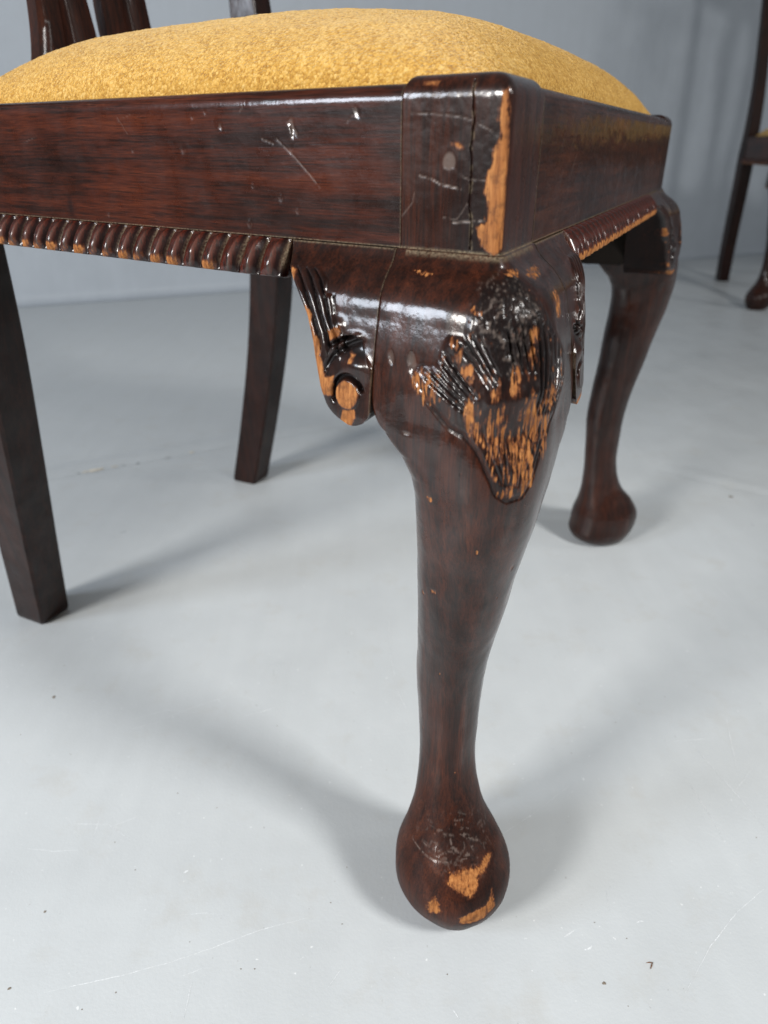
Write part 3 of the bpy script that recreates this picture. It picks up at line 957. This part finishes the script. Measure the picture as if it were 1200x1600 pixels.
def make_rail(kind, parent, y0, y1, n_len, n_face, mat, mirror=False, marks=(), dents=(), worn=False):
    pr = rail_profile(n_face)
    s = np.linspace(y0, y1, n_len)
    O = np.broadcast_to(pr[None, :, 0], (n_len, len(pr))).copy()
    Z = np.broadcast_to(pr[None, :, 1], O.shape)
    Sg = np.broadcast_to(s[:, None], O.shape)
    sm, zm = Sg * 1000, Z * 1000
    face = (O < .006) & (Z > .3915)
    mk, blacken, dust, wear = (np.zeros(O.shape) for _ in range(4))
    PP = np.stack([sm, zm, O * 1000], -1)
    h = (fbm(PP / np.array([40, 18, 18]), 2, 3) - .5) * .5
    h += (fbm(PP / np.array([9, 5, 5]), 2, 4) - .5) * .14
    wob = (fbm(PP / 1.5, 2, 5) - .5) * .5
    for l, wd_, v in marks:
        d, p = seg_dist(sm + wob, zm + wob * .5, l)
        k = np.exp(-(d / (wd_ * .8)) ** 2) * face * sstep(.15, .5, fbm(PP / 1.8, 2, 15))
        mk = np.maximum(mk, k * v * .45)
        h -= k * .5 * wd_
    for (cy, cz, rr) in dents:
        d = np.hypot((sm - cy) * 1.3, zm - cz)
        h -= .28 * np.exp(-(d / rr) ** 2) * face
        mk = np.maximum(mk, .08 * np.exp(-((d - rr) / .35) ** 2) * face * (zm < cz + .3))
    if worn:
        # darker knot and a polished stain line low on the rail
        blacken = .75 * np.exp(-(((sm - 266) / 3.2) ** 2 + ((zm - 399) / 6) ** 2)) * face
        blacken = np.maximum(blacken, .5 * sstep(60, 46, sm) * sstep(.35, .6, fbm(PP / np.array([12, 6, 6]), 2, 8)) * face)
        tp = np.exp(-((zm - 447.5) / 1.4) ** 2) * sstep(.52, .66, fbm(PP / np.array([26, 5, 5]), 3, 6))
        wear = tp * .28
    ends = np.minimum(sm - y0 * 1000, y1 * 1000 - sm)
    dust = .4 * np.exp(-(ends / .3) ** 2) * face + .6 * sstep(392.4, 391.8, zm) * face
    off = O - h / 1000 * face
    if kind == 'side_rail':
        px, py = corner_point(off, Sg, mirror)
    else:
        px, py = NEAR[0] + Sg, off
    V = np.stack([px, py, Z], -1)
    npf = len(pr)
    q = grid_quads(n_len, npf, True)
    caps = [list(range(npf)), [(n_len - 1) * npf + k for k in range(npf)][::-1]]
    me = mesh_from(V, q, caps, {'mark': mk, 'blacken': blacken, 'dust': dust, 'wear': wear, 'dull': np.full(O.shape, .38 if kind == 'front_rail' else (.0 if worn else .7))}, kind)
    return link(kind, me, mat, parent, sharp=50)


# ---- one carved bead of the gadrooned edge, in its own frame: s along the rail, o outwards, z up
PITCH_S = 0.01295


def bead_mesh(seed, worn, pitch=PITCH_S):
    r = np.random.default_rng(seed)
    nu, nv = 17, 18
    u = np.linspace(0, 1, nu)
    v = np.linspace(0, 1, nv)
    vk = np.array([0, .12, .3, .5, .68, .82, .92, 1.0])
    ok = np.array([.0012, .0036, .0072, .0096, .0104, .0092, .0060, .0005])
    zk = np.array([.3914, .3902, .3865, .3822, .3784, .3758, .3746, .3742])
    o = np.interp(v, vk, ok)
    z = np.interp(v, vk, zk)
    U, Vv = np.meshgrid(u, v)
    shift = .20 * np.sin(Vv * math.pi) - .14 * (Vv - .5) + (r.random() - .5) * .16
    amp = .85 + .3 * r.random()
    rid = np.clip(.52 + shift * .5, .3, .75)
    left = np.sin(np.clip(U / rid, 0, 1) * math.pi / 2) ** .5
    right = np.clip((1 - U) / (1 - rid), 0, 1)
    right = right ** 1.6 * .92 + .08 * np.sin(right * math.pi / 2)
    prof = np.where(U < rid, left, right)
    depth = .0058 * np.sin(np.clip(Vv * 1.02 + .10, 0, 1) * math.pi) ** .5
    O = o[:, None] * (.94 + .1 * r.random()) - depth * amp * (1 - prof)
    O = np.maximum(O, -.0005)
    O += (vnoise(np.stack([U * 4 + seed * 7.7, Vv * 5, U * 0], -1), seed) - .5) * .0011 * prof
    S = (U - .5 - .20 * (Vv - .5)) * pitch
    Z = np.broadcast_to(z[:, None], O.shape)
    wear = np.exp(-((U - rid * .75) / .30) ** 2) * sstep(.50, .72, Vv) * worn
    wear *= (.6 + .7 * vnoise(np.stack([U * 5 + seed * 3.1, Vv * 7, U * 0], -1), seed))
    dust = sstep(.80, 1.0, U) * sstep(.75, .5, Vv) * .62 + sstep(.10, .0, U) * .25
    blacken = sstep(rid + .02, rid + .14, U) * .95 * (1 - .6 * dust)  # near-black from the ridge across the concave flank
    mark = .16 * np.exp(-((U - rid) / .06) ** 2) * sstep(.05, .3, Vv) * sstep(.95, .7, Vv)  # pale line along the ridge
    verts = np.stack([S, -O, Z], -1).reshape(-1, 3)
    # close the back with a strip behind
    nb = len(verts)
    bk = verts.copy()
    bk[:, 1] = .0016
    q = grid_quads(nv, nu)
    Q = [q, q[:, ::-1] + nb]
    top = np.arange((nv - 1) * nu, nv * nu)
    bot = np.arange(nu)
    lef = np.arange(nv) * nu
    rig = lef + nu - 1
    for ring_ in (bot, rig, top[::-1], lef[::-1]):
        a, b = ring_[:-1], ring_[1:]
        Q.append(np.stack([b, a, a + nb, b + nb], -1))
    cat = lambda a: np.concatenate([a.ravel(), np.zeros(nb)])
    return mesh_from(np.concatenate([verts, bk]), np.concatenate(Q), None, {'wear': np.clip(cat(wear), 0, 1), 'dust': cat(dust), 'blacken': cat(blacken), 'mark': cat(mark), 'dull': np.full(2 * nb, .22)}, 'bead')


M_bead = wood('mahogany_bead', 'z', 0, 1.9)
bead_side = [bead_mesh(k, w) for k, w in enumerate((.3, .9, 1.5, .6, 1.2, 0.0, 1.4, .8, .45, 1.1, .2))]
bead_front = [bead_mesh(20 + k, w) for k, w in enumerate((1.3, 1.5, 1.2))]


def lay_beads(rail, kind, s0, s1, meshes, mirror=False):
    n = round((s1 - s0) / PITCH_S)
    p = (s1 - s0) / n
    for k in range(n):
        s = s0 + (k + .5) * p
        if kind == 'side_rail':
            x, y = corner_point(0, s, mirror)
            # bead's +s runs against the rail so that its dark flank faces the front of the chair
            ang = (math.pi + SIDE) if not mirror else -SIDE
            ang = SIDE + math.pi if not mirror else math.pi - SIDE
            o = link('bead', meshes[(k * 5 + k // 4) % len(meshes)], M_bead, rail)
            o.location = (x, y, 0)
            o.rotation_euler = (0, 0, ang)
            if not mirror:
                o.scale = (1, 1, 1)
        else:
            o = link('bead', meshes[(k * 2 + k // 5) % len(meshes)], M_bead, rail)
            o.location = (NEAR[0] + s, 0, 0)
        o.scale.x = p / PITCH_S


# ---- back posts, sweeping from the raked foot up through the seat to the crest
def make_back_leg(parent, path, a, b, mat):
    path = np.array(path)
    z = np.concatenate([np.linspace(0, .004, 3), np.linspace(.008, path[-1, 0], 90)])
    x = hermite(path[:, 0], path[:, 1], z)
    y = hermite(path[:, 0], path[:, 2], z)
    ch = .0022
    sec = []
    for (sx, sy, flip) in ((-1, -1, 0), (1, -1, 1), (1, 1, 0), (-1, 1, 1)):
        c1, c2 = (sx * (a - ch), sy * b), (sx * a, sy * (b - ch))
        order = [c2, c1] if (sx, sy) in ((-1, -1), (1, 1)) else [c1, c2]
        sec += order
    sec = np.array(sec)
    tap = np.interp(z, [0, .004, .02, .30, .40, .46, .6, 1.0], [.93, 1.0, 1.0, 1.05, 1.08, 1.0, .9, .72])
    tapy = np.interp(z, [0, .004, .02, .30, .40, .46, .6, 1.0], [.93, 1.0, 1.0, 1.08, 1.1, 1.0, .75, .6])
    X = x[:, None] + sec[None, :, 0] * tap[:, None]
    Y = y[:, None] + sec[None, :, 1] * tapy[:, None]
    Z = np.broadcast_to(z[:, None], X.shape)
    PP = np.stack([X, Y, Z], -1) * 1000
    edge = np.ones(X.shape)
    wear = .42 * sstep(.60, .75, fbm(PP / np.array([5, 5, 11]), 2, 3)) * edge
    V = np.stack([X, Y, Z], -1)
    q = grid_quads(len(z), 8, True)
    me = mesh_from(V, q, [list(range(8))[::-1], [(len(z) - 1) * 8 + k for k in range(8)]], {'wear': wear * 0, 'dull': np.full(wear.shape, .6), 'blacken': np.full(wear.shape, .55)}, 'back_leg')
    return link('back_leg', me, mat, parent, sharp=25)


def box(x0, x1, y0, y1, z0, z1, bev=.0015):
    """chamfered box vertices by stacked rings"""
    rings = [(z0, bev), (z0 + bev, 0), (z1 - bev, 0), (z1, bev)]
    V = []
    for z, i in rings:
        V += [(x0 + i, y0 + i, z), (x1 - i, y0 + i, z), (x1 - i, y1 - i, z), (x0 + i, y1 - i, z)]
    q = grid_quads(4, 4, True)
    return np.array(V), q, [[3, 2, 1, 0], [12, 13, 14, 15]]


def strip_part(name, parent, zs, xl, xr, yc, thick, mat, groove=True):
    """an upright rib of the splat with a moulded face"""
    z = np.linspace(zs[0], zs[-1], 60)
    L, R, Y = hermite(np.array(zs), np.array(xl), z), hermite(np.array(zs), np.array(xr), z), hermite(np.array(zs), np.array(yc), z)
    u = np.array([0, .06, .16, .34, .40, .46, .58, .64, .70, .84, .94, 1.0])
    d = np.array([.004, .0008, 0, 0, .003, .0045, .0045, .003, 0, 0, .0008, .004]) if groove else np.zeros(12)
    n = len(u)
    V = []
    for k in range(len(z)):
        for j in range(n):
            V.append((L[k] + (R[k] - L[k]) * u[j], Y[k] + d[j], z[k]))
        for j in reversed(range(n)):
            V.append((L[k] + (R[k] - L[k]) * u[j], Y[k] + thick, z[k]))
    m = 2 * n
    me = mesh_from(V, grid_quads(len(z), m, True), [list(range(m))[::-1], [(len(z) - 1) * m + k for k in range(m)]], {'dull': np.full(len(V), .9), 'blacken': np.full(len(V), .35)}, name)
    return link(name, me, mat, parent, sharp=35)


# ---- upholstered drop-in seat
def make_cushion(parent, n, name='seat_cushion'):
    t = np.linspace(-1, 1, n)
    t = np.sign(t) * (1 - (1 - np.abs(t)) ** 1.35)
    U, Vv = np.meshgrid(t, t)
    ins = .0125
    y = ins + (DEPTH - 2 * ins) * (Vv + 1) / 2
    half = (WF / 2 - y * COS / SIN) - ins
    f = (np.maximum(0, 1 - np.abs(U) ** 3.2) * np.maximum(0, 1 - np.abs(Vv) ** 3.2)) ** .45
    z = .4450 + .0545 * f
    # rounded plan at the corners
    cx = (np.abs(U) * np.abs(Vv)) ** 10 * .006
    x = U * (half - cx)
    P = np.stack([x, y, z], -1)
    soft = (fbm(P / .05, 3, 2) - .5) * .004 + (fbm(P / .014, 2, 4) - .5) * .0011
    pile = (fbm(P / .0016, 2, 9) - .5) * .0008
    P[..., 2] += (soft + pile) * sstep(0, .25, f)
    q = grid_quads(n, n)
    base = P.copy()
    base[..., 2] = .4375
    nn = n * n
    rim = np.concatenate([np.arange(n), np.arange(1, n) * n + n - 1, (n - 1) * n + np.arange(n - 2, -1, -1), np.arange(n - 2, 0, -1) * n])
    V = np.concatenate([P.reshape(-1, 3), base.reshape(-1, 3)[rim]])
    k = len(rim)
    Q = np.concatenate([q, np.array([(rim[(i + 1) % k], rim[i], nn + i, nn + (i + 1) % k) for i in range(k)])])
    me = mesh_from(V, Q, [[nn + i for i in range(k)][::-1]], None, name, fix=False)
    return link(name, me, M_fabric, parent)


def make_chair(name, near_res, label, hero):
    root = bpy.data.objects.new(name, None)
    root.empty_display_size = .05
    C.objects.link(root)
    root['label'] = label
    root['category'] = 'chair'
    root['group'] = 'matching dining chairs'
    nz, nt = near_res
    make_leg(root, nz, nt, False, hero)
    make_leg(root, 260, 200, True, False)
    br = (210, 190) if hero else (70, 60)
    make_bracket(root, *br, False, False, hero, M_legwood)
    make_bracket(root, *(br if hero else (70, 60)), False, True, False, M_legwood)
    make_bracket(root, 90, 80, True, False, False, M_legwood)
    make_bracket(root, 90, 80, True, True, False, M_legwood)
    s = make_rail('side_rail', root, POST, DEPTH, 620 if hero else 120, 84 if hero else 30, M_siderail, False, side_marks, side_dents, hero)
    lay_beads(s, 'side_rail', .1062, DEPTH, bead_side)
    f = make_rail('front_rail', root, POST, WF - POST, 380 if hero else 120, 60 if hero else 30, M_frontrail, False, front_marks, (), False)
    lay_beads(f, 'front_rail', .1062, WF - .1062, bead_front)
    s2 = make_rail('side_rail', root, POST, DEPTH, 80, 24, M_siderail_far, True)
    lay_beads(s2, 'side_rail', .1062, DEPTH, bead_side, True)
    bx = WF / 2 - DEPTH * COS
    V, q, c = box(-bx + .036, bx - .036, DEPTH * SIN + .004, DEPTH * SIN + .030, .385, .4485)
    link('back_rail', mesh_from(V, q, c, None, 'back_rail'), M_frontrail, root, sharp=30)
    yb = DEPTH * SIN + .0175
    xr = bx - .0165
    make_back_leg(root, [(0, -.1525, .4945), (.10, -.168, .466), (.20, -.181, .440), (.30, -.1895, .421), (.39, -xr, yb), (.45, -xr, yb), (.55, -xr, yb + .008), (.70, -xr - .005, yb + .03), (.85, -xr - .012, yb + .058), (.97, -xr - .018, yb + .085)], .0175, .019, M_legwood)
    make_back_leg(root, [(0, .2150, .4945), (.10, .211, .466), (.20, .205, .440), (.30, .1985, .421), (.39, xr, yb), (.45, xr, yb), (.55, xr, yb + .008), (.70, xr + .005, yb + .03), (.85, xr + .012, yb + .058), (.97, xr + .018, yb + .085)], .0175, .019, M_legwood)
    # blocks glued inside the front corners
    for mir in (False, True):
        V, q, c = box(.012, .060, .0, .080, .328, .3755)
        X, Y = corner_point(V[:, 0] + .0165 + .0, V[:, 1] + .0165, mir)
        link('corner_block', mesh_from(np.stack([X, Y, V[:, 2]], -1), q, c, {'blacken': np.full(len(V), 1.0), 'dull': np.full(len(V), 1.0)}, 'corner_block'), M_block, root, sharp=30)
    # the pierced splat on its shoe, and the crest
    V, q, c = box(-.095, .055, yb - .012, yb + .016, .4485, .475)
    link('splat_shoe', mesh_from(V, q, c, None, 'splat_shoe'), M_frontrail, root, sharp=30)
    zs = [.474, .49, .52, .58, .66, .76, .86, .93]
    ys = [yb - .003 + .085 * max(0, (z - .46) / .51) ** 1.4 for z in zs]
    cx = -.022
    strip_part('splat_rib', root, zs, [cx - .076, cx - .070, cx - .063, cx - .060, cx - .064, cx - .078, cx - .088, cx - .070], [cx - .006, cx - .007, cx - .010, cx - .018, cx - .022, cx - .026, cx - .020, cx - .010], ys, .013, M_legwood)
    strip_part('splat_rib', root, zs, [cx + .006, cx + .005, cx + .004, cx + .012, cx + .022, cx + .026, cx + .020, cx + .010], [cx + .064, cx + .061, cx + .058, cx + .056, cx + .062, cx + .078, cx + .088, cx + .070], ys, .013, M_legwood)
    nx = 60
    xs = np.linspace(-xr - .045, xr + .045, nx)
    V = []
    for x in xs:
        t = abs(x) / (xr + .045)
        top = 1.0 - .022 * t ** 2 + .02 * math.exp(-((t - 1) / .12) ** 2)
        bot = .925 + .02 * t - .012 * math.cos(t * math.pi)
        bot = min(bot, top - .02 - .02 * (1 - t))
        y = yb + .070 + .012 * (1 - t * t)
        for (yy, zz) in ((y, bot + .004), (y - .001, (bot + top) / 2), (y + .004, top - .004), (y + .010, top), (y + .020, top - .004), (y + .024, (bot + top) / 2), (y + .020, bot + .003), (y + .010, bot)):
            V.append((x, yy, zz))
    link('crest_rail', mesh_from(V, grid_quads(nx, 8, True), [list(range(8)), [(nx - 1) * 8 + k for k in range(8)][::-1]], None, 'crest_rail'), M_frontrail, root, sharp=40)
    make_cushion(root, 470 if hero else 150)
    return root


YAW = math.radians(64.4)
chair = make_chair('dining_chair', (860, 520), 'worn dark mahogany chair with chipped carved knee and mustard seat', True)
cxy = np.array([.045, .2887]) + WF / 2 * np.array([math.cos(YAW), math.sin(YAW)])
chair.location = (cxy[0], cxy[1], 0)
chair.rotation_euler = (0, 0, YAW)

chair2 = make_chair('dining_chair', (260, 200), 'dark wooden chair standing apart before the grey wall, mostly cut off', False)
chair2.location = (1.352, 2.12, 0)
chair2.rotation_euler = (0, 0, math.radians(0))

# ------------------------------------------------------------------ a hooked brown fibre lying on the floor
pts = np.array([(155.2, 249.4), (156.9, 249.6), (158.6, 249.4), (157.6, 247.6), (156.4, 245.9)]) / 1000
V, Q = [], []
k = 6
for i, p in enumerate(pts):
    t = pts[min(i + 1, len(pts) - 1)] - pts[max(i - 1, 0)]
    t /= np.linalg.norm(t)
    nrm = np.array([-t[1], t[0]])
    for j in range(k):
        a = 2 * math.pi * j / k
        rr = .00036 * (1 if 0 < i < len(pts) - 1 else .5)
        V.append((p[0] + nrm[0] * rr * math.cos(a), p[1] + nrm[1] * rr * math.cos(a), .0004 + rr * math.sin(a)))
V = np.array(V)
V[:, 2] -= V[:, 2].min() - 1e-5
base = np.array([pts[2][0], pts[2][1], 0])
sp = link('wood_splinter', mesh_from(V - base, grid_quads(len(pts), k, True), [list(range(k))[::-1], [(len(pts) - 1) * k + j for j in range(k)]], None, 'wood_splinter'), M_bark)
sp.location = base
sp['label'] = 'tiny hooked brown wood splinter lying on the grey floor'
sp['category'] = 'splinter'
